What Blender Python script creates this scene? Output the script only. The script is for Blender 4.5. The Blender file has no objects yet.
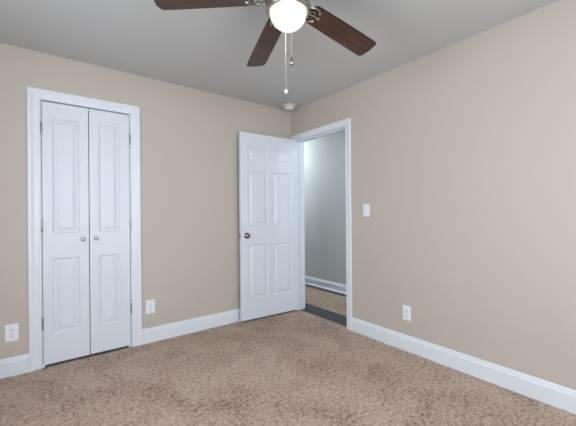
import bpy, bmesh, math, random
from mathutils import Vector, Matrix
random.seed(7)
PI = math.pi
S = bpy.context.scene
C = S.collection

# ------------------------------------------------------------------ camera
cam_d = bpy.data.cameras.new('camera')
cam_d.sensor_width = 36.0
cam_d.lens = 320.0 / 576 * 36
cam_d.clip_start = 0.02
cam = bpy.data.objects.new('camera', cam_d)
C.objects.link(cam)
fwd = Vector((0.610341762, 0.792138203, 0.0000307648)).normalized()
rgt = Vector((0.792111770, -0.610321080, -0.008193160))
rgt = (rgt - fwd * rgt.dot(fwd)).normalized()
up = rgt.cross(fwd)
M4 = Matrix((rgt, up, -fwd)).transposed().to_4x4()
M4.translation = Vector((-2.45909, -3.11968, 1.18122))
cam.matrix_world = M4
S.camera = cam

# ------------------------------------------------------------------ world, lights, exposure
S.view_settings.view_transform = 'Standard'
S.view_settings.look = 'None'
S.view_settings.gamma = 1.0
S.view_settings.use_curve_mapping = False
S.view_settings.exposure = 0.0

SKY = (0.80, 0.90, 1.0)
SKY_STRENGTH = 10.6
w = bpy.data.worlds.new('sky')
S.world = w
w.use_nodes = True
bg = w.node_tree.nodes['Background']
bg.inputs['Color'].default_value = (*SKY, 1)
bg.inputs['Strength'].default_value = SKY_STRENGTH

RX0, RY0, H = -3.35, -4.35, 2.44          # room corners and height
WINDOWS = [('front', -2.80, -0.80, 0.65, 2.15), ('left', -2.40, -1.40, 0.75, 2.10)]


def portal(name, loc, rot, sx, sy):
    l = bpy.data.lights.new(name, 'AREA')
    l.shape = 'RECTANGLE'
    l.size, l.size_y = sx, sy
    l.cycles.is_portal = True
    o = bpy.data.objects.new(name, l)
    o.location = loc
    o.rotation_euler = rot
    C.objects.link(o)


for side, a0, a1, z0, z1 in WINDOWS:
    if side == 'front':
        portal('window_portal', ((a0 + a1) / 2, RY0 - 0.13, (z0 + z1) / 2), (PI / 2, 0, 0), a1 - a0, z1 - z0)
    else:
        portal('window_portal', (RX0 - 0.13, (a0 + a1) / 2, (z0 + z1) / 2), (PI / 2, 0, -PI / 2), a1 - a0, z1 - z0)

HALL_LAMP = (0.60, 1.62, 2.27)
for y_, e_ in ((HALL_LAMP[1], 44), (-1.75, 22)):  # second light is an added fill, brightening the lower hallway
    hl = bpy.data.lights.new('hallway_lamp_and_fill_light', 'POINT')
    hl.energy = e_
    hl.color = (0.78, 0.91, 1.0)
    hl.shadow_soft_size = 0.10
    hlo = bpy.data.objects.new('hallway_lamp_and_fill_light', hl)
    hlo.location = (HALL_LAMP[0], y_, HALL_LAMP[2])
    C.objects.link(hlo)


# ------------------------------------------------------------------ materials
def srgb(r, g, b):
    f = lambda c: (c / 255 / 12.92) if c / 255 <= 0.04045 else ((c / 255 + 0.055) / 1.055) ** 2.4
    return (f(r), f(g), f(b), 1)


def mat(name, col, rough=0.5, metal=0.0, spec=0.5):
    m = bpy.data.materials.new(name)
    m.use_nodes = True
    b = m.node_tree.nodes['Principled BSDF']
    b.inputs['Base Color'].default_value = col
    b.inputs['Roughness'].default_value = rough
    b.inputs['Metallic'].default_value = metal
    b.inputs['Specular IOR Level'].default_value = spec
    return m


def N(m, t, **kw):
    n = m.node_tree.nodes.new(t)
    for k, v in kw.items():
        setattr(n, k, v)
    return n


def L(m, a, b):
    m.node_tree.links.new(a, b)


def bump_noise(m, scale, dist, strength=1.0, detail=3):
    b = m.node_tree.nodes['Principled BSDF']
    tc = N(m, 'ShaderNodeTexCoord')
    n = N(m, 'ShaderNodeTexNoise')
    n.inputs['Scale'].default_value = scale
    n.inputs['Detail'].default_value = detail
    bp = N(m, 'ShaderNodeBump')
    bp.inputs['Distance'].default_value = dist
    bp.inputs['Strength'].default_value = strength
    L(m, tc.outputs['Object'], n.inputs['Vector'])
    L(m, n.outputs['Fac'], bp.inputs['Height'])
    L(m, bp.outputs['Normal'], b.inputs['Normal'])


m_wall = mat('greige_wall_paint', srgb(200, 189.5, 177), 0.55, spec=0.35)
bump_noise(m_wall, 220, 0.0006, 0.5)
m_ceil = mat('flat_white_ceiling_paint', srgb(200, 200, 199), 0.9, spec=0.2)
bump_noise(m_ceil, 150, 0.0006, 0.5)
m_hallwall = mat('grey_hallway_paint', srgb(200, 200, 198), 0.6, spec=0.3)
m_trim = mat('white_trim_paint', srgb(232, 236, 242), 0.35)
m_door = mat('white_door_paint', srgb(226, 230, 238), 0.4)
bump_noise(m_door, 90, 0.0004, 0.4)
m_plate = mat('white_plastic', srgb(240, 242, 246), 0.3)
m_slot = mat('dark_slot', srgb(60, 62, 70), 0.6)
m_nickel = mat('brushed_nickel', srgb(170, 165, 158), 0.28, 1.0)
m_chrome = mat('polished_nickel', srgb(150, 147, 143), 0.15, 1.0)
m_chain = mat('steel_chain', srgb(220, 220, 220), 0.45, 0.4)
m_knob = mat('satin_nickel', srgb(205, 203, 200), 0.2, 1.0)
m_dark = mat('dark_blade_edge', srgb(38, 26, 22), 0.5)
m_ext = mat('plain_exterior', srgb(200, 200, 200), 0.8)
m_detector = mat('detector_plastic', srgb(232, 230, 226), 0.45)


def carpet_material(name, dark, mid, light, s=1.0):
    m = mat(name, mid, 0.95, spec=0.1)
    b = m.node_tree.nodes['Principled BSDF']
    tc = N(m, 'ShaderNodeTexCoord')
    mp = N(m, 'ShaderNodeMapping')
    L(m, tc.outputs['Object'], mp.inputs['Vector'])
    def noise(sc, det, rough=0.6, dist=0.0):
        n = N(m, 'ShaderNodeTexNoise')
        n.inputs['Scale'].default_value = sc
        n.inputs['Detail'].default_value = det
        n.inputs['Roughness'].default_value = rough
        n.inputs['Distortion'].default_value = dist
        L(m, mp.outputs['Vector'], n.inputs['Vector'])
        return n.outputs['Fac']
    fine = noise(120 * s, 3, 0.75)
    tuft = noise(40 * s, 4, 0.75, 0.3)
    brush = noise(2.6 * s, 3, 0.55, 0.8)
    def madd(a, k, c):
        q = N(m, 'ShaderNodeMath', operation='MULTIPLY_ADD')
        L(m, a, q.inputs[0])
        q.inputs[1].default_value = k
        if isinstance(c, float):
            q.inputs[2].default_value = c
        else:
            L(m, c, q.inputs[2])
        return q.outputs[0]
    v = madd(fine, 1.0, madd(tuft, 1.0, madd(brush, 0.40, -0.70)))
    r = N(m, 'ShaderNodeValToRGB')
    e = r.color_ramp.elements
    e[0].position, e[0].color = 0.28, dark
    e[1].position, e[1].color = 0.66, light
    x = e.new(0.45)
    x.color = mid
    L(m, v, r.inputs['Fac'])
    L(m, r.outputs['Color'], b.inputs['Base Color'])
    bp = N(m, 'ShaderNodeBump')
    bp.inputs['Distance'].default_value = 0.008
    bp.inputs['Strength'].default_value = 0.6
    L(m, v, bp.inputs['Height'])
    L(m, bp.outputs['Normal'], b.inputs['Normal'])
    return m


m_carpet = carpet_material('brown_pile_carpet', srgb(118, 95, 82), srgb(184, 159, 143), srgb(216, 195, 180))
m_runner = carpet_material('tan_runner_pile', srgb(150, 126, 108), srgb(176, 152, 134), srgb(196, 174, 158), 0.7)


def plank_material():
    m = mat('dark_grey_plank', srgb(84, 84, 92), 0.45, spec=0.3)
    b = m.node_tree.nodes['Principled BSDF']
    tc = N(m, 'ShaderNodeTexCoord')
    mp = N(m, 'ShaderNodeMapping')
    mp.inputs['Scale'].default_value = (60, 5, 10)
    n = N(m, 'ShaderNodeTexNoise')
    n.inputs['Detail'].default_value = 5
    n.inputs['Scale'].default_value = 1
    r = N(m, 'ShaderNodeValToRGB')
    r.color_ramp.elements[0].position, r.color_ramp.elements[0].color = 0.3, srgb(48, 48, 54)
    r.color_ramp.elements[1].position, r.color_ramp.elements[1].color = 0.7, srgb(84, 84, 92)
    L(m, tc.outputs['Object'], mp.inputs['Vector'])
    L(m, mp.outputs['Vector'], n.inputs['Vector'])
    L(m, n.outputs['Fac'], r.inputs['Fac'])
    L(m, r.outputs['Color'], b.inputs['Base Color'])
    return m


m_plank = plank_material()


def wood_material():
    m = mat('walnut_blade_veneer', srgb(84, 55, 46), 0.38, spec=0.4)
    b = m.node_tree.nodes['Principled BSDF']
    tc = N(m, 'ShaderNodeTexCoord')
    mp = N(m, 'ShaderNodeMapping')
    mp.inputs['Scale'].default_value = (3.0, 60, 10)
    n = N(m, 'ShaderNodeTexNoise')
    n.inputs['Scale'].default_value = 1
    n.inputs['Detail'].default_value = 6
    n.inputs['Roughness'].default_value = 0.65
    n.inputs['Distortion'].default_value = 0.5
    r = N(m, 'ShaderNodeValToRGB')
    e = r.color_ramp.elements
    e[0].position, e[0].color = 0.32, srgb(48, 32, 28)
    e[1].position, e[1].color = 0.72, srgb(104, 70, 58)
    x = e.new(0.5)
    x.color = srgb(72, 48, 41)
    L(m, tc.outputs['Object'], mp.inputs['Vector'])
    L(m, mp.outputs['Vector'], n.inputs['Vector'])
    L(m, n.outputs['Fac'], r.inputs['Fac'])
    L(m, r.outputs['Color'], b.inputs['Base Color'])
    return m


m_wood = wood_material()


def globe_material():
    """frosted glass lit from inside: brightest near the bulb, warmer and dimmer away from it"""
    m = mat('lit_frosted_glass', (0.03, 0.028, 0.025, 1), 0.5, spec=0.1)
    b = m.node_tree.nodes['Principled BSDF']
    tc = N(m, 'ShaderNodeTexCoord')
    d = N(m, 'ShaderNodeVectorMath', operation='DISTANCE')
    d.inputs[1].default_value = (-0.03, -0.04, -0.300)
    L(m, tc.outputs['Object'], d.inputs[0])
    r = N(m, 'ShaderNodeValToRGB')
    e = r.color_ramp.elements
    e[0].position, e[0].color = 0.05, (1.0, 0.96, 0.90, 1)
    e[1].position, e[1].color = 0.15, (0.80, 0.64, 0.50, 1)
    L(m, d.outputs['Value'], r.inputs['Fac'])
    L(m, r.outputs['Color'], b.inputs['Emission Color'])
    b.inputs['Emission Strength'].default_value = 1.6
    # thin frosted glass: part of the bulb's light passes straight through
    nt = m.node_tree
    tr = N(m, 'ShaderNodeBsdfTransparent')
    mx = N(m, 'ShaderNodeMixShader')
    mx.inputs[0].default_value = 0.62
    out = nt.nodes['Material Output']
    L(m, tr.outputs[0], mx.inputs[1])
    L(m, b.outputs[0], mx.inputs[2])
    L(m, mx.outputs[0], out.inputs['Surface'])
    return m


m_globe = globe_material()


def glass_material():
    m = bpy.data.materials.new('window_glass')
    m.use_nodes = True
    nt = m.node_tree
    nt.nodes.clear()
    o = nt.nodes.new('ShaderNodeOutputMaterial')
    t = nt.nodes.new('ShaderNodeBsdfTransparent')
    g = nt.nodes.new('ShaderNodeBsdfGlossy')
    g.inputs['Roughness'].default_value = 0.02
    mx = nt.nodes.new('ShaderNodeMixShader')
    mx.inputs[0].default_value = 0.06
    nt.links.new(t.outputs[0], mx.inputs[1])
    nt.links.new(g.outputs[0], mx.inputs[2])
    nt.links.new(mx.outputs[0], o.inputs[0])
    return m


m_glass = glass_material()

m_dome = mat('lit_hallway_dome', srgb(240, 245, 250), 0.4)
m_dome.node_tree.nodes['Principled BSDF'].inputs['Emission Color'].default_value = (0.8, 0.92, 1, 1)
m_dome.node_tree.nodes['Principled BSDF'].inputs['Emission Strength'].default_value = 3


# ------------------------------------------------------------------ mesh helpers
def obj(name, bm, m, parent=None, smooth=False, loc=None, rot=None):
    bmesh.ops.recalc_face_normals(bm, faces=bm.faces)
    me = bpy.data.meshes.new(name)
    bm.to_mesh(me)
    bm.free()
    if m is not None:
        me.materials.append(m)
    if smooth:
        for p in me.polygons:
            p.use_smooth = True
        me.set_sharp_from_angle(angle=math.radians(38))
    o = bpy.data.objects.new(name, me)
    C.objects.link(o)
    if parent is not None:
        o.parent = parent
    if loc is not None:
        o.location = loc
    if rot is not None:
        o.rotation_euler = rot
    return o


def tag(o, label, cat, group=None, kind=None):
    o['label'] = label
    o['category'] = cat
    if group:
        o['group'] = group
    if kind:
        o['kind'] = kind
    return o


def empty(name, loc, rz=0.0):
    o = bpy.data.objects.new(name, None)
    o.empty_display_size = 0.1
    o.location = loc
    o.rotation_euler = (0, 0, rz)
    C.objects.link(o)
    return o


def box(bm, x0, x1, y0, y1, z0, z1, bevel=0.0):
    r = bmesh.ops.create_cube(bm, size=1.0)
    vs = r['verts']
    for v in vs:
        v.co = Vector(((x0 + x1) / 2 + v.co.x * (x1 - x0), (y0 + y1) / 2 + v.co.y * (y1 - y0), (z0 + z1) / 2 + v.co.z * (z1 - z0)))
    if bevel:
        es = list({e for v in vs for e in v.link_edges})
        bmesh.ops.bevel(bm, geom=es, offset=bevel, segments=2, profile=0.5, affect='EDGES')
    return bm


def lathe(bm, prof, seg=40, axis="z", center=(0, 0, 0), cap=True):
    """prof: list of (radius, height)"""
    rings = []
    c = Vector(center)
    def P(r, a, h):
        x, y = r * math.cos(a), r * math.sin(a)
        if axis == 'z':
            return c + Vector((x, y, h))
        if axis == 'y':
            return c + Vector((x, h, y))
        return c + Vector((h, x, y))
    for r, h in prof:
        if r < 1e-6:
            rings.append([bm.verts.new(P(0, 0, h))])
        else:
            rings.append([bm.verts.new(P(r, 2 * PI * i / seg, h)) for i in range(seg)])
    for a, b in zip(rings, rings[1:]):
        for i in range(seg):
            j = (i + 1) % seg
            if len(a) == 1 and len(b) == 1:
                continue
            if len(a) == 1:
                bm.faces.new((a[0], b[i], b[j]))
            elif len(b) == 1:
                bm.faces.new((a[i], a[j], b[0]))
            else:
                bm.faces.new((a[i], a[j], b[j], b[i]))
    for ring in ((rings[0], rings[-1]) if cap else ()):
        if len(ring) > 1:
            bm.faces.new(ring)
    return bm


def tube(bm, pts, r, seg=10):
    pts = [Vector(p) for p in pts]
    rings = []
    for i, p in enumerate(pts):
        d = (pts[min(i + 1, len(pts) - 1)] - pts[max(i - 1, 0)]).normalized()
        a = Vector((0, 0, 1)) if abs(d.z) < 0.9 else Vector((1, 0, 0))
        u = d.cross(a).normalized()
        v = d.cross(u)
        rr = r[i] if isinstance(r, (list, tuple)) else r
        rings.append([bm.verts.new(p + u * rr * math.cos(2 * PI * k / seg) + v * rr * math.sin(2 * PI * k / seg)) for k in range(seg)])
    for a, b in zip(rings, rings[1:]):
        for k in range(seg):
            j = (k + 1) % seg
            bm.faces.new((a[k], a[j], b[j], b[k]))
    bm.faces.new(rings[0])
    bm.faces.new(rings[-1])
    return bm


def extrude_profile(bm, prof, p0, p1, out):
    """sweep prof [(t, z)] along p0->p1; t runs along `out` from the wall"""
    p0, p1, out = Vector(p0), Vector(p1), Vector(out)
    a = [bm.verts.new(p0 + out * t + Vector((0, 0, z))) for t, z in prof]
    b = [bm.verts.new(p1 + out * t + Vector((0, 0, z))) for t, z in prof]
    n = len(prof)
    for i in range(n):
        j = (i + 1) % n
        bm.faces.new((a[i], a[j], b[j], b[i]))
    bm.faces.new(a)
    bm.faces.new(b)
    return bm


# ------------------------------------------------------------------ the setting
CL, CM, CR, DH = -2.4527, -2.1436, -1.8349, 2.063     # closet doors
HJ, SJ, DT = -0.097, -0.8987, 2.058                   # doorway: hinge jamb, strike jamb, head
WT = 0.12

# carpeted floor: fine grid with a slightly uneven pile
from mathutils import noise as mnoise
bm = bmesh.new()
nx, ny = 150, 165
x0, x1, y0, y1 = RX0, 0.035, RY0, 0.0
g = [[None] * (ny + 1) for _ in range(nx + 1)]
for i in range(nx + 1):
    for j in range(ny + 1):
        x, y = x0 + (x1 - x0) * i / nx, y0 + (y1 - y0) * j / ny
        z = 0.003 * mnoise.noise(Vector((x * 14, y * 14, 0))) + 0.002 * mnoise.noise(Vector((x * 40, y * 40, 3)))
        g[i][j] = bm.verts.new((x, y, z))
for i in range(nx):
    for j in range(ny):
        bm.faces.new((g[i][j], g[i + 1][j], g[i + 1][j + 1], g[i][j + 1]))
o = obj('floor', bm, m_carpet, smooth=True)
sol = o.modifiers.new('thickness', 'SOLIDIFY')
sol.thickness = 0.02
sol.offset = -1 if o.data.polygons[0].normal.z > 0 else 1      # thickness goes down
tag(o, 'mottled brown pile carpet covering the bedroom floor', 'carpet', kind='structure')

bm = box(bmesh.new(), 0.035, 1.16, -2.6, 3.2, -0.05, -0.004)
tag(obj('floor_hall', bm, m_plank), 'dark grey floor of the hallway beyond the open door', 'floor', kind='structure')

bm = box(bmesh.new(), RX0 - 0.1, 1.2, RY0 - 0.1, 3.3, H, H + 0.1)
tag(obj('ceiling', bm, m_ceil), 'flat pale grey-white ceiling of the bedroom', 'ceiling', kind='structure')

JT = 0.016        # jamb board thickness
GAP = 0.005
bm = bmesh.new()
hx0, hx1, hz = CL - GAP - JT, CR + GAP + JT, DH + 0.010 + JT
box(bm, RX0 - WT, hx0, 0, WT, -0.03, H)
box(bm, hx1, 0, 0, WT, -0.03, H)
box(bm, hx0, hx1, 0, WT, hz, H)
tag(obj('wall_back', bm, m_wall), 'beige wall holding the white closet doors', 'wall', kind='structure')

bm = bmesh.new()
box(bm, 0, WT, RY0 - WT, SJ - JT, -0.03, H)
box(bm, 0, WT, HJ + JT, 3.2, -0.03, H)
box(bm, 0, WT, SJ - JT, HJ + JT, DT + JT, H)
wr = obj('wall_right', bm, m_wall)
wr.data.materials.append(m_hallwall)
for p in wr.data.polygons:
    if p.center.x > WT - 0.001:
        p.material_index = 1
tag(wr, 'beige wall with the open doorway, light switch and outlet', 'wall', kind='structure')

for side, a0, a1, z0, z1 in WINDOWS:
    bm = bmesh.new()
    if side == 'front':
        box(bm, RX0 - WT, a0, RY0 - WT, RY0, -0.03, H)
        box(bm, a1, 0, RY0 - WT, RY0, -0.03, H)
        box(bm, a0, a1, RY0 - WT, RY0, -0.03, z0)
        box(bm, a0, a1, RY0 - WT, RY0, z1, H)
        tag(obj('wall_front', bm, m_wall), 'beige wall with a window facing the closet', 'wall', kind='structure')
    else:
        box(bm, RX0 - WT, RX0, RY0, a0, -0.03, H)
        box(bm, RX0 - WT, RX0, a1, 0, -0.03, H)
        box(bm, RX0 - WT, RX0, a0, a1, -0.03, z0)
        box(bm, RX0 - WT, RX0, a0, a1, z1, H)
        tag(obj('wall_left', bm, m_wall), 'beige wall with a window facing the open doorway', 'wall', kind='structure')

bm = bmesh.new()
box(bm, 1.04, 1.16, -2.6, 3.2, -0.03, H)
tag(obj('wall_hall', bm, m_hallwall), 'grey hallway wall seen through the open doorway', 'wall', kind='structure')
bm = box(bmesh.new(), 0.0, 1.16, 3.2, 3.3, -0.03, H)
tag(obj('wall_hall_end', bm, m_hallwall), 'grey wall closing the hallway', 'wall', kind='structure')
bm = box(bmesh.new(), WT, 1.16, -2.7, -2.6, -0.03, H)
tag(obj('wall_hall_start', bm, m_hallwall), 'grey wall closing the other end of the hallway', 'wall', kind='structure')

# closet interior behind the doors
bm = bmesh.new()
box(bm, -2.95, -1.30, 0.72, 0.80, -0.03, H)
box(bm, -3.03, -2.95, WT, 0.80, -0.03, H)
box(bm, -1.30, -1.22, WT, 0.80, -0.03, H)
tag(obj('wall_closet', bm, m_wall), 'closet inside walls behind the white doors', 'wall', kind='structure')
bm = box(bmesh.new(), -2.95, -1.30, 0.004, 0.72, -0.05, -0.022)
tag(obj('floor_closet', bm, m_carpet), 'brown carpet inside the closed closet', 'carpet', kind='structure')

# baseboards
BB = [(0, -0.01), (0.015, -0.01), (0.015, 0.096), (0.017, 0.098), (0.017, 0.100), (0.008, 0.112), (0.006, 0.116), (0.009, 0.119), (0.009, 0.122), (0.004, 0.132), (0.001, 0.1345), (0, 0.1345)]
CAS1, CAS2 = 0.078, 0.066
c1x0, c1x1 = CL - 0.010 - CAS1, CR + 0.010 + CAS1
c2y0 = SJ - 0.004 - CAS2


def baseboard(name, p0, p1, out, label, prof=BB):
    o = obj(name, extrude_profile(bmesh.new(), prof, p0, p1, out), m_trim)
    return tag(o, label, 'baseboard', kind='structure')


baseboard('baseboard_back', (RX0, 0, 0), (c1x0, 0, 0), (0, -1, 0), 'short white baseboard on the outlet side of the closet casing')
baseboard('baseboard_back', (c1x1, 0, 0), (0, 0, 0), (0, -1, 0), 'white baseboard between the closet and the open door')
baseboard('baseboard_right', (0, RY0, 0), (0, c2y0, 0), (-1, 0, 0), 'long white baseboard under the light switch wall')
baseboard('baseboard_left', (RX0, RY0, 0), (RX0, 0, 0), (1, 0, 0), 'white baseboard on the window wall')
baseboard('baseboard_front', (RX0, RY0, 0), (0, RY0, 0), (0, 1, 0), 'white baseboard opposite the closet')
HB = [(0, -0.01), (0.032, -0.01), (0.034, 0.002), (0.030, 0.012), (0.015, 0.024), (0.015, 0.096), (0.017, 0.098), (0.017, 0.100), (0.008, 0.112), (0.004, 0.126), (0, 0.131)]
baseboard('baseboard_hall', (1.04, -2.6, 0), (1.04, 3.2, 0), (-1, 0, 0), 'white hallway baseboard with a rounded shoe strip', HB)

# casings (mitred) and jambs
CP = lambda W: [(0, 0), (0, 0.010), (0.004, 0.013), (0.012, 0.014), (0.016, 0.011), (W * 0.50, 0.012), (W * 0.60, 0.016), (W * 0.68, 0.018),
                (W * 0.72, 0.021), (W * 0.95, 0.021), (W, 0.018), (W, 0)]


def casing(bm, a0, a1, top, prof, P):
    """a0/a1: inner edges along the wall, P(a, z, t) -> point"""
    n = len(prof)
    st = []
    for k in range(4):
        ring = []
        for wd, t in prof:
            a = a0 - wd if k < 2 else a1 + wd
            z = -0.005 if k in (0, 3) else top + wd
            ring.append(bm.verts.new(P(a, z, t)))
        st.append(ring)
    for r0, r1 in zip(st, st[1:]):
        for i in range(n):
            j = (i + 1) % n
            bm.faces.new((r0[i], r0[j], r1[j], r1[i]))
    bm.faces.new(st[0])
    bm.faces.new(st[-1])
    return bm


o = obj('trim_1', casing(bmesh.new(), CL - 0.010, CR + 0.010, DH + 0.010, CP(CAS1), lambda a, z, t: Vector((a, -t, z))), m_trim)
tag(o, 'white moulded casing around the closet doors', 'door casing', kind='structure')
bm = bmesh.new()
box(bm, hx0, hx0 + JT, 0, WT, -0.02, hz)
box(bm, hx1 - JT, hx1, 0, WT, -0.02, hz)
box(bm, hx0 + JT, hx1 - JT, 0, WT, hz - JT, hz)
# stops behind the doors
box(bm, hx0 + JT, hx0 + JT + 0.012, 0.040, 0.075, -0.02, hz - JT)
box(bm, hx1 - JT - 0.012, hx1 - JT, 0.040, 0.075, -0.02, hz - JT)
box(bm, hx0 + JT + 0.012, hx1 - JT - 0.012, 0.040, 0.075, hz - JT - 0.012, hz - JT)
tag(obj('trim_2', bm, m_trim), 'white jamb lining the closet opening', 'door jamb', kind='structure')

o = obj('trim_3', casing(bmesh.new(), -(HJ + 0.004), -(SJ - 0.004), DT + 0.004, CP(CAS2), lambda a, z, t: Vector((-t, -a, z))), m_trim)
tag(o, 'white moulded casing around the doorway to the hallway', 'door casing', kind='structure')
o = obj('trim_4', casing(bmesh.new(), -(HJ + 0.004), -(SJ - 0.004), DT + 0.004, CP(CAS2), lambda a, z, t: Vector((WT + t, -a, z))), m_trim)
tag(o, 'white casing on the hallway side of the doorway', 'door casing', kind='structure')
bm = bmesh.new()
box(bm, 0, WT, HJ, HJ + JT, -0.01, DT + JT)
box(bm, 0, WT, SJ - JT, SJ, -0.01, DT + JT)
box(bm, 0, WT, SJ, HJ, DT, DT + JT)
box(bm, 0.042, 0.075, HJ - 0.010, HJ, -0.004, DT)
box(bm, 0.042, 0.075, SJ, SJ + 0.010, -0.004, DT)
box(bm, 0.042, 0.075, SJ + 0.010, HJ - 0.010, DT - 0.010, DT)
tag(obj('trim_5', bm, m_trim), 'white jamb lining the open doorway', 'door jamb', kind='structure')


# ------------------------------------------------------------------ panel doors
def panel_face(bm, x0, x1, z0, z1, panels, y, d):
    """face at y with raised-and-fielded panels sunk towards +d; panels: (x0, x1, z0, z1)"""
    xs = sorted({x0, x1, *[p[0] for p in panels], *[p[1] for p in panels]})
    zs = sorted({z0, z1, *[p[2] for p in panels], *[p[3] for p in panels]})
    cache = {}
    def V(x, z, yy=y):
        k = (round(x, 5), round(z, 5), round(yy, 5))
        if k not in cache:
            cache[k] = bm.verts.new((x, yy, z))
        return cache[k]
    for xa, xb in zip(xs, xs[1:]):
        for za, zb in zip(zs, zs[1:]):
            cx, cz = (xa + xb) / 2, (za + zb) / 2
            if any(p[0] < cx < p[1] and p[2] < cz < p[3] for p in panels):
                continue
            bm.faces.new((V(xa, za), V(xb, za), V(xb, zb), V(xa, zb)))
    for p in panels:
        # the panel's border has to use the split vertices: build rings of four, border row handled with extra verts
        steps = [(0.0, 0.0), (0.003, 0.003), (0.009, 0.0115), (0.012, 0.013), (0.019, 0.013), (0.024, 0.011), (0.042, 0.004), (0.047, 0.0025)]
        prev = None
        for ins, dep in steps:
            q = [V(p[0] + ins, p[2] + ins, y + d * dep), V(p[1] - ins, p[2] + ins, y + d * dep),
                 V(p[1] - ins, p[3] - ins, y + d * dep), V(p[0] + ins, p[3] - ins, y + d * dep)]
            if prev:
                for i in range(4):
                    j = (i + 1) % 4
                    bm.faces.new((prev[i], prev[j], q[j], q[i]))
            prev = q
        bm.faces.new(prev)
    return V


def door_body(x0, x1, z0, z1, y0, y1, panels):
    """slab between y0 (front) and y1 (back) with the same panels on both faces"""
    bm = bmesh.new()
    Va = panel_face(bm, x0, x1, z0, z1, panels, y0, 1)
    Vb = panel_face(bm, x0, x1, z0, z1, panels, y1, -1)
    xs = sorted({x0, x1, *[p[0] for p in panels], *[p[1] for p in panels]})
    zs = sorted({z0, z1, *[p[2] for p in panels], *[p[3] for p in panels]})
    for xa, xb in zip(xs, xs[1:]):
        for z in (z0, z1):
            bm.faces.new((Va(xa, z, y0), Va(xb, z, y0), Vb(xb, z, y1), Vb(xa, z, y1)))
    for za, zb in zip(zs, zs[1:]):
        for x in (x0, x1):
            bm.faces.new((Va(x, za, y0), Va(x, zb, y0), Vb(x, zb, y1), Vb(x, za, y1)))
    bmesh.ops.bevel(bm, geom=[e for e in bm.edges if len(e.link_faces) == 2 and e.calc_face_angle(0) > 1.4], offset=0.0015, segments=1, affect='EDGES')
    return bm


def hinge(parent, x, y, z, h=0.088, r=0.0065, leaf=None):
    bm = bmesh.new()
    lathe(bm, [(0, -h / 2 - 0.006), (r * 0.7, -h / 2 - 0.005), (r, -h / 2), (r, -h / 6 - 0.0006), (r * 0.8, -h / 6), (r, -h / 6 + 0.0006), (r, h / 6 - 0.0006),
               (r * 0.8, h / 6), (r, h / 6 + 0.0006), (r, h / 2), (r * 0.7, h / 2 + 0.005), (0, h / 2 + 0.006)], 14)
    if leaf:
        box(bm, *leaf, -h / 2, h / 2)
    o = obj('hinge', bm, m_nickel, parent, True, (x, y, z))
    return o


# closet pair: origin at each hinge edge
def closet_door(name, xh, s, label, px0, px1, hz_):
    """xh: hinge edge in x; s=+1 the slab runs towards +x"""
    Wd = CM - CL - 0.003
    body = door_body(min(0, s * Wd), max(0, s * Wd), 0.017, DH, 0.0, 0.035,
                     [(px0 - xh, px1 - xh, 1.035, 1.943), (px0 - xh, px1 - xh, 0.243, 0.838)])
    o = obj(name, body, m_door, loc=(xh, 0.002, 0))
    tag(o, label, 'closet door', 'pair of closet doors', 'structure')
    k = bmesh.new()
    lathe(k, [(0.0, 0.0), (0.013, 0.0), (0.013, -0.003), (0.006, -0.006), (0.0055, -0.014), (0.010, -0.019), (0.0155, -0.025), (0.0165, -0.030), (0.013, -0.036), (0.006, -0.039), (0, -0.0395)],
          24, 'y', (0, 0, 0))
    kx = (-2.190 - xh) if s > 0 else (-2.098 - xh)
    obj('knob', k, m_knob, o, True, (kx, -0.0005, 0.982))
    for z in hz_:
        hinge(o, -s * 0.004, -0.006, z)
    return o


closet_door('door_1', CL, 1, 'narrow white two-panel closet door of the pair farther from the open bedroom door', -2.390, -2.212, (1.852, 1.097, 0.342))
closet_door('door_2', CR, -1, 'narrow white two-panel closet door of the pair nearer the open bedroom door', -2.072, -1.914, (1.845, 1.095, 0.345))

# the open six-panel door, origin at its hinge
LW = 0.766
cols = [(-0.672, -0.424), (-0.350, -0.092)]
rows = [(0.243, 0.838), (1.048, 1.648), (1.758, 1.925)]
bm = door_body(-LW, -0.004, 0.022, DH - 0.003, -0.035, 0.0, [(a, b, c, d) for a, b in cols for c, d in rows])
dr = obj('door_3', bm, m_door, loc=(0, HJ, 0), rot=(0, 0, -0.053))
tag(dr, 'white six-panel bedroom door standing open against the back wall', 'door', kind='structure')
for sgn, y in ((-1, -0.035), (1, 0.0)):
    k = bmesh.new()
    prof = [(0, 0), (0.031, 0), (0.032, 0.003), (0.027, 0.007), (0.013, 0.010), (0.011, 0.016), (0.014, 0.021), (0.022, 0.025), (0.0265, 0.031), (0.0265, 0.037), (0.021, 0.043), (0.010, 0.046), (0, 0.0465)]
    if sgn > 0:
        prof = [(r, h * 0.85) for r, h in prof]
    lathe(k, [(r, sgn * h) for r, h in prof], 28, 'y')
    kn = obj('door_handle', k, m_chrome, dr, True, (-LW + 0.070, y, 0.94))
k = box(bmesh.new(), -0.0015, 0.0005, -0.0125, 0.0125, -0.028, 0.028)
box(k, -0.011, 0.0, -0.006, 0.006, -0.009, 0.009, 0.002)
obj('latch_plate', k, m_nickel, dr, False, (-LW, -0.0175, 0.94))
for z in (1.841, 1.101, 0.362):
    bmh = bmesh.new()
    r, h = 0.006, 0.09
    lathe(bmh, [(0, -h / 2 - 0.004), (r, -h / 2), (r, h / 2), (0, h / 2 + 0.004)], 14)
    box(bmh, 0.002, 0.0445, -0.0062, -0.0045, -h / 2, h / 2)
    obj('hinge', bmh, m_nickel, dr, True, (-0.007, 0.006, z), (0, 0, 0.053))

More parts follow.
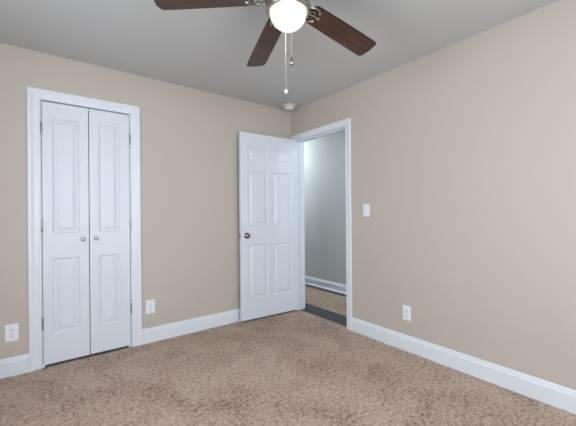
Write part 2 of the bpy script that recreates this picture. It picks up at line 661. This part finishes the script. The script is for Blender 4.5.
# ------------------------------------------------------------------ windows behind the camera
for i, (side, a0, a1, z0, z1) in enumerate(WINDOWS):
    P = (lambda a, t, z: (a, RY0 - t, z)) if side == 'front' else (lambda a, t, z: (RX0 - t, a, z))
    def pb(bm, aa, ab, ta, tb, za, zb):
        p, q = P(aa, ta, za), P(ab, tb, zb)
        box(bm, min(p[0], q[0]), max(p[0], q[0]), min(p[1], q[1]), max(p[1], q[1]), za, zb)
    root = empty('window_%d' % (i + 1), P((a0 + a1) / 2, 0, z0))
    tag(root, ('wide white window in the wall facing the closet' if side == 'front' else 'wide white window in the wall facing the doorway'), 'window', kind='structure')
    inv = Matrix.Translation(-Vector(root.location))
    fr = bmesh.new()
    am, zm = (a0 + a1) / 2, (z0 + z1) / 2
    for s0, s1, u0, u1 in ((a0, a0 + .05, z0, z1), (a1 - .05, a1, z0, z1), (a0 + .05, a1 - .05, z0, z0 + .05), (a0 + .05, a1 - .05, z1 - .05, z1),
                           (am - .03, am + .03, z0 + .05, z1 - .05), (a0 + .05, am - .03, zm - .02, zm + .02), (am + .03, a1 - .05, zm - .02, zm + .02)):
        pb(fr, s0, s1, 0.04, 0.10, u0, u1)
    fr.transform(inv)
    obj('window_frame', fr, m_trim, root)
    gl = bmesh.new()
    pb(gl, a0 + .04, a1 - .04, 0.068, 0.072, z0 + .04, z1 - .04)
    gl.transform(inv)
    obj('window_pane', gl, m_glass, root)
    cs = bmesh.new()
    for s0, s1, u0, u1 in ((a0 - .07, a0, z0 - .02, z1 + .07), (a1, a1 + .07, z0 - .02, z1 + .07), (a0, a1, z1, z1 + .07)):
        pb(cs, s0, s1, -0.018, 0.0, u0, u1)
    cs.transform(inv)
    obj('window_casing', cs, m_trim, root)
    sl = bmesh.new()
    pb(sl, a0 - .09, a1 + .09, -0.05, 0.0, z0 - .04, z0 - .02)
    sl.transform(inv)
    obj('window_sill', sl, m_trim, root)

# ------------------------------------------------------------------ ceiling fan
FX, FY, FZ = -1.477, -1.860, 2.25
fan = empty('ceiling_fan', (FX, FY, H))
tag(fan, 'five-blade dark walnut ceiling fan with a lit frosted globe and pull chains', 'ceiling fan')
Z = lambda z: z - H
bm = lathe(bmesh.new(), [(0, Z(H)), (0.075, Z(H)), (0.078, Z(2.425)), (0.070, Z(2.405)), (0.050, Z(2.39)), (0.045, Z(2.37)), (0, Z(2.37))], 40)
obj('canopy', bm, m_nickel, fan, True)
bm = lathe(bmesh.new(), [(0, Z(2.375)), (0.050, Z(2.375)), (0.100, Z(2.365)), (0.128, Z(2.345)), (0.134, Z(2.315)), (0.130, Z(2.290)), (0.112, Z(2.272)), (0.100, Z(2.262)), (0.100, Z(2.240)), (0, Z(2.240))], 48)
obj('motor_housing', bm, m_nickel, fan, True)
bm = lathe(bmesh.new(), [(0, Z(2.242)), (0.085, Z(2.242)), (0.090, Z(2.232)), (0.108, Z(2.222)), (0.1125, Z(2.210)), (0.112, Z(2.196)), (0.108, Z(2.184)), (0.100, Z(2.178)), (0.095, Z(2.179)), (0.093, Z(2.19)), (0, Z(2.19))], 48)
obj('light_fitting', bm, m_nickel, fan, True)
R0 = 0.0915
bm = lathe(bmesh.new(), [(R0 * math.cos(a), Z(2.178) + R0 * math.sin(a) * 0.90) for a in [math.radians(t) for t in range(8, -90, -7)]] + [(0, Z(2.178) - R0 * 0.90)], 48, cap=False)
gl = obj('lamp_shade', bm, m_globe, fan, True)
bd = bpy.data.lights.new('bulb_light', 'POINT')
bd.energy = 7
bd.color = (1.0, 0.84, 0.66)
bd.shadow_soft_size = 0.035
bo = bpy.data.objects.new('bulb_light', bd)
bo.location = (0, 0, Z(2.135))
bo.parent = fan
C.objects.link(bo)

# blade: local x outwards, y across
def blade_outline():
    r0, r1, w0, w1 = 0.140, 0.652, 0.114, 0.134
    pts = []
    def corner(cx, cy, r, a0, a1, n=7):
        for i in range(n + 1):
            a = math.radians(a0 + (a1 - a0) * i / n)
            pts.append((cx + r * math.cos(a), cy + r * math.sin(a)))
    corner(r0 + 0.030, -w0 / 2 + 0.030, 0.030, 180, 270)
    for t in (0.33, 0.66):
        pts.append((r0 + (r1 - r0) * t, -(w0 + (w1 - w0) * t) / 2 - 0.002))
    corner(r1 - 0.030, -w1 / 2 + 0.022, 0.022, 270, 340)
    pts.append((r1 - 0.002, 0))
    corner(r1 - 0.030, w1 / 2 - 0.022, 0.022, 20, 90)
    for t in (0.66, 0.33):
        pts.append((r0 + (r1 - r0) * t, (w0 + (w1 - w0) * t) / 2 + 0.002))
    corner(r0 + 0.030, w0 / 2 - 0.030, 0.030, 90, 180)
    return pts


def blade_bm():
    bm = bmesh.new()
    pts = blade_outline()
    def ring(z, ins):
        out = []
        n = len(pts)
        for i, (x, y) in enumerate(pts):
            xa, ya = pts[i - 1]
            xb, yb = pts[(i + 1) % n]
            nx_, ny_ = yb - ya, -(xb - xa)
            l = math.hypot(nx_, ny_) or 1
            out.append(bm.verts.new((x - nx_ / l * ins, y - ny_ / l * ins, z)))
        return out
    rs = [ring(-0.003, 0.003), ring(-0.0025, 0.0), ring(0.0025, 0.0), ring(0.003, 0.003)]
    n = len(pts)
    bm.faces.new(rs[0])
    bm.faces.new(rs[-1])
    for a, b in zip(rs, rs[1:]):
        for i in range(n):
            j = (i + 1) % n
            f = bm.faces.new((a[i], a[j], b[j], b[i]))
            f.material_index = 1
    return bm


def arm_bm():
    bm = bmesh.new()
    # two scrolled struts and a crescent plate under the blade root
    for s in (1, -1):
        tube(bm, [(0.085, s * 0.012, 0.0), (0.110, s * 0.020, -0.006), (0.130, s * 0.036, -0.010), (0.155, s * 0.044, -0.009), (0.180, s * 0.040, -0.007), (0.198, s * 0.028, -0.007)],
             [0.008, 0.007, 0.006, 0.0055, 0.005, 0.0045], 10)
        tube(bm, [(0.120, s * 0.006, -0.008), (0.142, s * 0.014, -0.010), (0.158, s * 0.024, -0.009), (0.170, s * 0.018, -0.008), (0.166, s * 0.008, -0.008)], 0.0042, 8)
        lathe(bm, [(0, -0.012), (0.005, -0.012), (0.008, -0.009), (0.008, -0.004), (0, -0.004)], 12, 'z', (0.192, s * 0.030, 0))
    tube(bm, [(0.085, 0, 0), (0.115, 0, -0.008), (0.150, 0, -0.010), (0.205, 0, -0.007)], [0.010, 0.008, 0.006, 0.005], 10)
    lathe(bm, [(0, -0.013), (0.005, -0.013), (0.008, -0.009), (0.008, -0.004), (0, -0.004)], 12, 'z', (0.208, 0, 0))
    return bm


b0 = blade_bm()
a0_ = arm_bm()
bl = None
for k in range(5):
    if bl is None:
        bl = obj('blade', b0, m_wood, fan)
        bl.data.materials.append(m_dark)
        ar = obj('blade_arm', a0_, m_nickel, fan, True)
        B_, A_ = bl, ar
    else:
        B_, A_ = bl.copy(), ar.copy()
        C.objects.link(B_)
        C.objects.link(A_)
        B_.parent = fan
        A_.parent = fan
    ang = 1.272 + k * math.radians(72)
    M = Matrix.Translation((0, 0, Z(FZ))) @ Matrix.Rotation(ang, 4, 'Z') @ Matrix.Rotation(0.064 if k == 1 else 0.088, 4, 'Y') @ Matrix.Rotation(-0.223, 4, 'X')
    B_.matrix_local = M
    A_.matrix_local = M

# pull chains
f2, r2 = Vector((0.61, 0.792)), Vector((0.792, -0.61))


def chain(df, dr_, ztop, zbot, fob_mat, fob, rc=0.0007):
    p = f2 * df + r2 * dr_
    bm = bmesh.new()
    tube(bm, [(0, 0, 0), (0, 0, zbot - ztop)], rc, 6)
    n = int((ztop - zbot) / 0.012)
    for i in range(n):
        lathe(bm, [(0, -0.0014), (0.0011, -0.0008), (0.0014, 0), (0.0011, 0.0008), (0, 0.0014)], 6, 'z', (0, 0, -0.012 * i))
    c = obj('pull_chain', bm, m_chain, fan, True, (p.x, p.y, Z(ztop)))
    obj('chain_fob', lathe(bmesh.new(), fob, 16), fob_mat, c, True, (0, 0, zbot - ztop))


TEAR = [(0, 0.022), (0.003, 0.020), (0.0045, 0.012), (0.009, 0.002), (0.0115, -0.008), (0.0095, -0.016), (0.005, -0.020), (0, -0.021)]
BALL = [(0, 0.014), (0.003, 0.012), (0.004, 0.008)] + [(0.0105 * math.cos(math.radians(t)), 0.0105 * math.sin(math.radians(t)) - 0.002) for t in range(50, -90, -20)] + [(0, -0.0125)]
chain(-0.105, 0.014, 2.186, 1.890, m_nickel, TEAR, 0.0011)
chain(0.105, -0.014, 2.186, 1.828, m_detector, BALL)

# ------------------------------------------------------------------ smoke detector
sd = obj('smoke_detector', lathe(bmesh.new(), [(0, 0), (0.072, 0), (0.072, -0.010), (0.066, -0.014), (0.060, -0.016), (0.059, -0.022), (0.062, -0.026), (0.060, -0.038), (0.052, -0.046), (0.030, -0.050), (0, -0.051)], 40),
         m_detector, None, True, (-0.150, -0.165, H))
tag(sd, 'round white smoke detector on the ceiling by the corner', 'smoke detector')
bm = lathe(bmesh.new(), [(0, -0.0505), (0.012, -0.0505), (0.012, -0.053), (0.009, -0.0545), (0, -0.0545)], 20)
obj('test_button', bm, m_plate, sd, True, (-0.018, -0.018, 0.001))
bm = bmesh.new()
for k in range(16):
    a = 2 * PI * k / 16
    tmp = bmesh.new()
    box(tmp, 0.0585, 0.0605, -0.007, 0.007, -0.023, -0.018)
    tmp.transform(Matrix.Rotation(a, 4, 'Z'))
    me = bpy.data.meshes.new('t')
    tmp.to_mesh(me)
    tmp.free()
    bm.from_mesh(me)
    bpy.data.meshes.remove(me)
obj('vent_ring', bm, m_slot, sd)


# ------------------------------------------------------------------ outlets and switch (local: x along wall, -y out of wall)
def plate_bm(wd, ht):
    bm = bmesh.new()
    rs = []
    for ins, t in ((0, 0), (0, 0.003), (0.004, 0.006), (0.008, 0.0065)):
        a, b = wd / 2 - ins, ht / 2 - ins
        rs.append([bm.verts.new((x, -t, z)) for x, z in ((-a, -b), (a, -b), (a, b), (-a, b))])
    for p, q in zip(rs, rs[1:]):
        for i in range(4):
            j = (i + 1) % 4
            bm.faces.new((p[i], p[j], q[j], q[i]))
    bm.faces.new(rs[0])
    bm.faces.new(rs[-1])
    return bm


def outlet(loc, rz, label):
    root = empty('wall_outlet', loc, rz)
    tag(root, label, 'outlet', 'white duplex outlets')
    obj('cover_plate', plate_bm(0.078, 0.125), m_plate, root)
    for s in (1, -1):
        bm = bmesh.new()
        prof = []
        for i in range(28):
            a = 2 * PI * i / 28
            prof.append((0.0175 * math.cos(a), max(-0.0125, min(0.0125, 0.0175 * math.sin(a)))))
        lo = [bm.verts.new((x, -0.0062, z)) for x, z in prof]
        hi = [bm.verts.new((x, -0.0085, z)) for x, z in prof]
        for i in range(28):
            j = (i + 1) % 28
            bm.faces.new((lo[i], lo[j], hi[j], hi[i]))
        bm.faces.new(lo)
        bm.faces.new(hi)
        rc = obj('receptacle', bm, m_plate, root, False, (0, 0, s * 0.0235))
        sb = box(bmesh.new(), -0.0085, -0.0060, -0.0090, -0.0084, -0.004, 0.0055)
        box(sb, 0.0060, 0.0085, -0.0090, -0.0084, -0.004, 0.0045)
        lathe(sb, [(0, -0.0084), (0.0028, -0.0084), (0.0028, -0.0090), (0, -0.0090)], 12, 'y', (0, 0, -0.0085))
        obj('slots', sb, m_slot, rc)
    obj('screw', lathe(bmesh.new(), [(0, -0.0062), (0.004, -0.0062), (0.0035, -0.0078), (0, -0.0082)], 14, 'y'), m_nickel, root, True)


outlet((-2.638, 0, 0.314), 0, 'white duplex outlet on the outer side of the closet, away from the door')
outlet((-1.667, 0, 0.328), 0, 'white duplex outlet between the closet casing and the open door')
outlet((0, -1.572, 0.322), -PI / 2, 'white duplex outlet low on the wall below the light switch')

root = empty('light_switch', (0, -1.155, 1.202), -PI / 2)
tag(root, 'white rocker light switch on the beige wall beside the doorway', 'light switch')
obj('cover_plate', plate_bm(0.074, 0.118), m_plate, root)
bm = bmesh.new()
box(bm, -0.0165, 0.0165, -0.0080, -0.0060, -0.033, 0.033)
obj('switch_frame', bm, m_trim, root)
bm = bmesh.new()
vs = [(-0.014, -0.0078, -0.030), (0.014, -0.0078, -0.030), (0.014, -0.0078, 0.030), (-0.014, -0.0078, 0.030)]
lo = [bm.verts.new(v) for v in vs]
md = [bm.verts.new((-0.014, -0.0120, -0.030)), bm.verts.new((0.014, -0.0120, -0.030)), bm.verts.new((0.014, -0.0088, 0.030)), bm.verts.new((-0.014, -0.0088, 0.030))]
for i in range(4):
    j = (i + 1) % 4
    bm.faces.new((lo[i], lo[j], md[j], md[i]))
bm.faces.new(lo)
bm.faces.new(md)
obj('rocker', bm, m_plate, root)

# ------------------------------------------------------------------ hallway things
bm = bmesh.new()
box(bm, 0.275, 0.895, -2.3, 2.9, -0.004, 0.004, 0.002)
tag(obj('carpet_runner', bm, m_runner), 'long tan carpet runner down the middle of the dark hallway floor', 'rug')
for y_, lab in ((HALL_LAMP[1], 'cool white dome lamp on the ceiling at the far end of the hallway'), (-1.75, 'unseen dome lamp added as hallway fill light behind the light switch wall')):  # second dome is an unseen addition housing the fill light
    hl_root = empty('hallway_lamp_and_fill', (HALL_LAMP[0], y_, H))
    tag(hl_root, lab, 'ceiling lamp', 'hallway ceiling lamps')
    obj('lamp_base', lathe(bmesh.new(), [(0, 0), (0.13, 0), (0.13, -0.02), (0.12, -0.03), (0, -0.03)], 32), m_nickel, hl_root, True)
    obj('lamp_shade', lathe(bmesh.new(), [(0, -0.03), (0.115, -0.03), (0.10, -0.045), (0.06, -0.055), (0, -0.058)], 32), m_dome, hl_root, True)
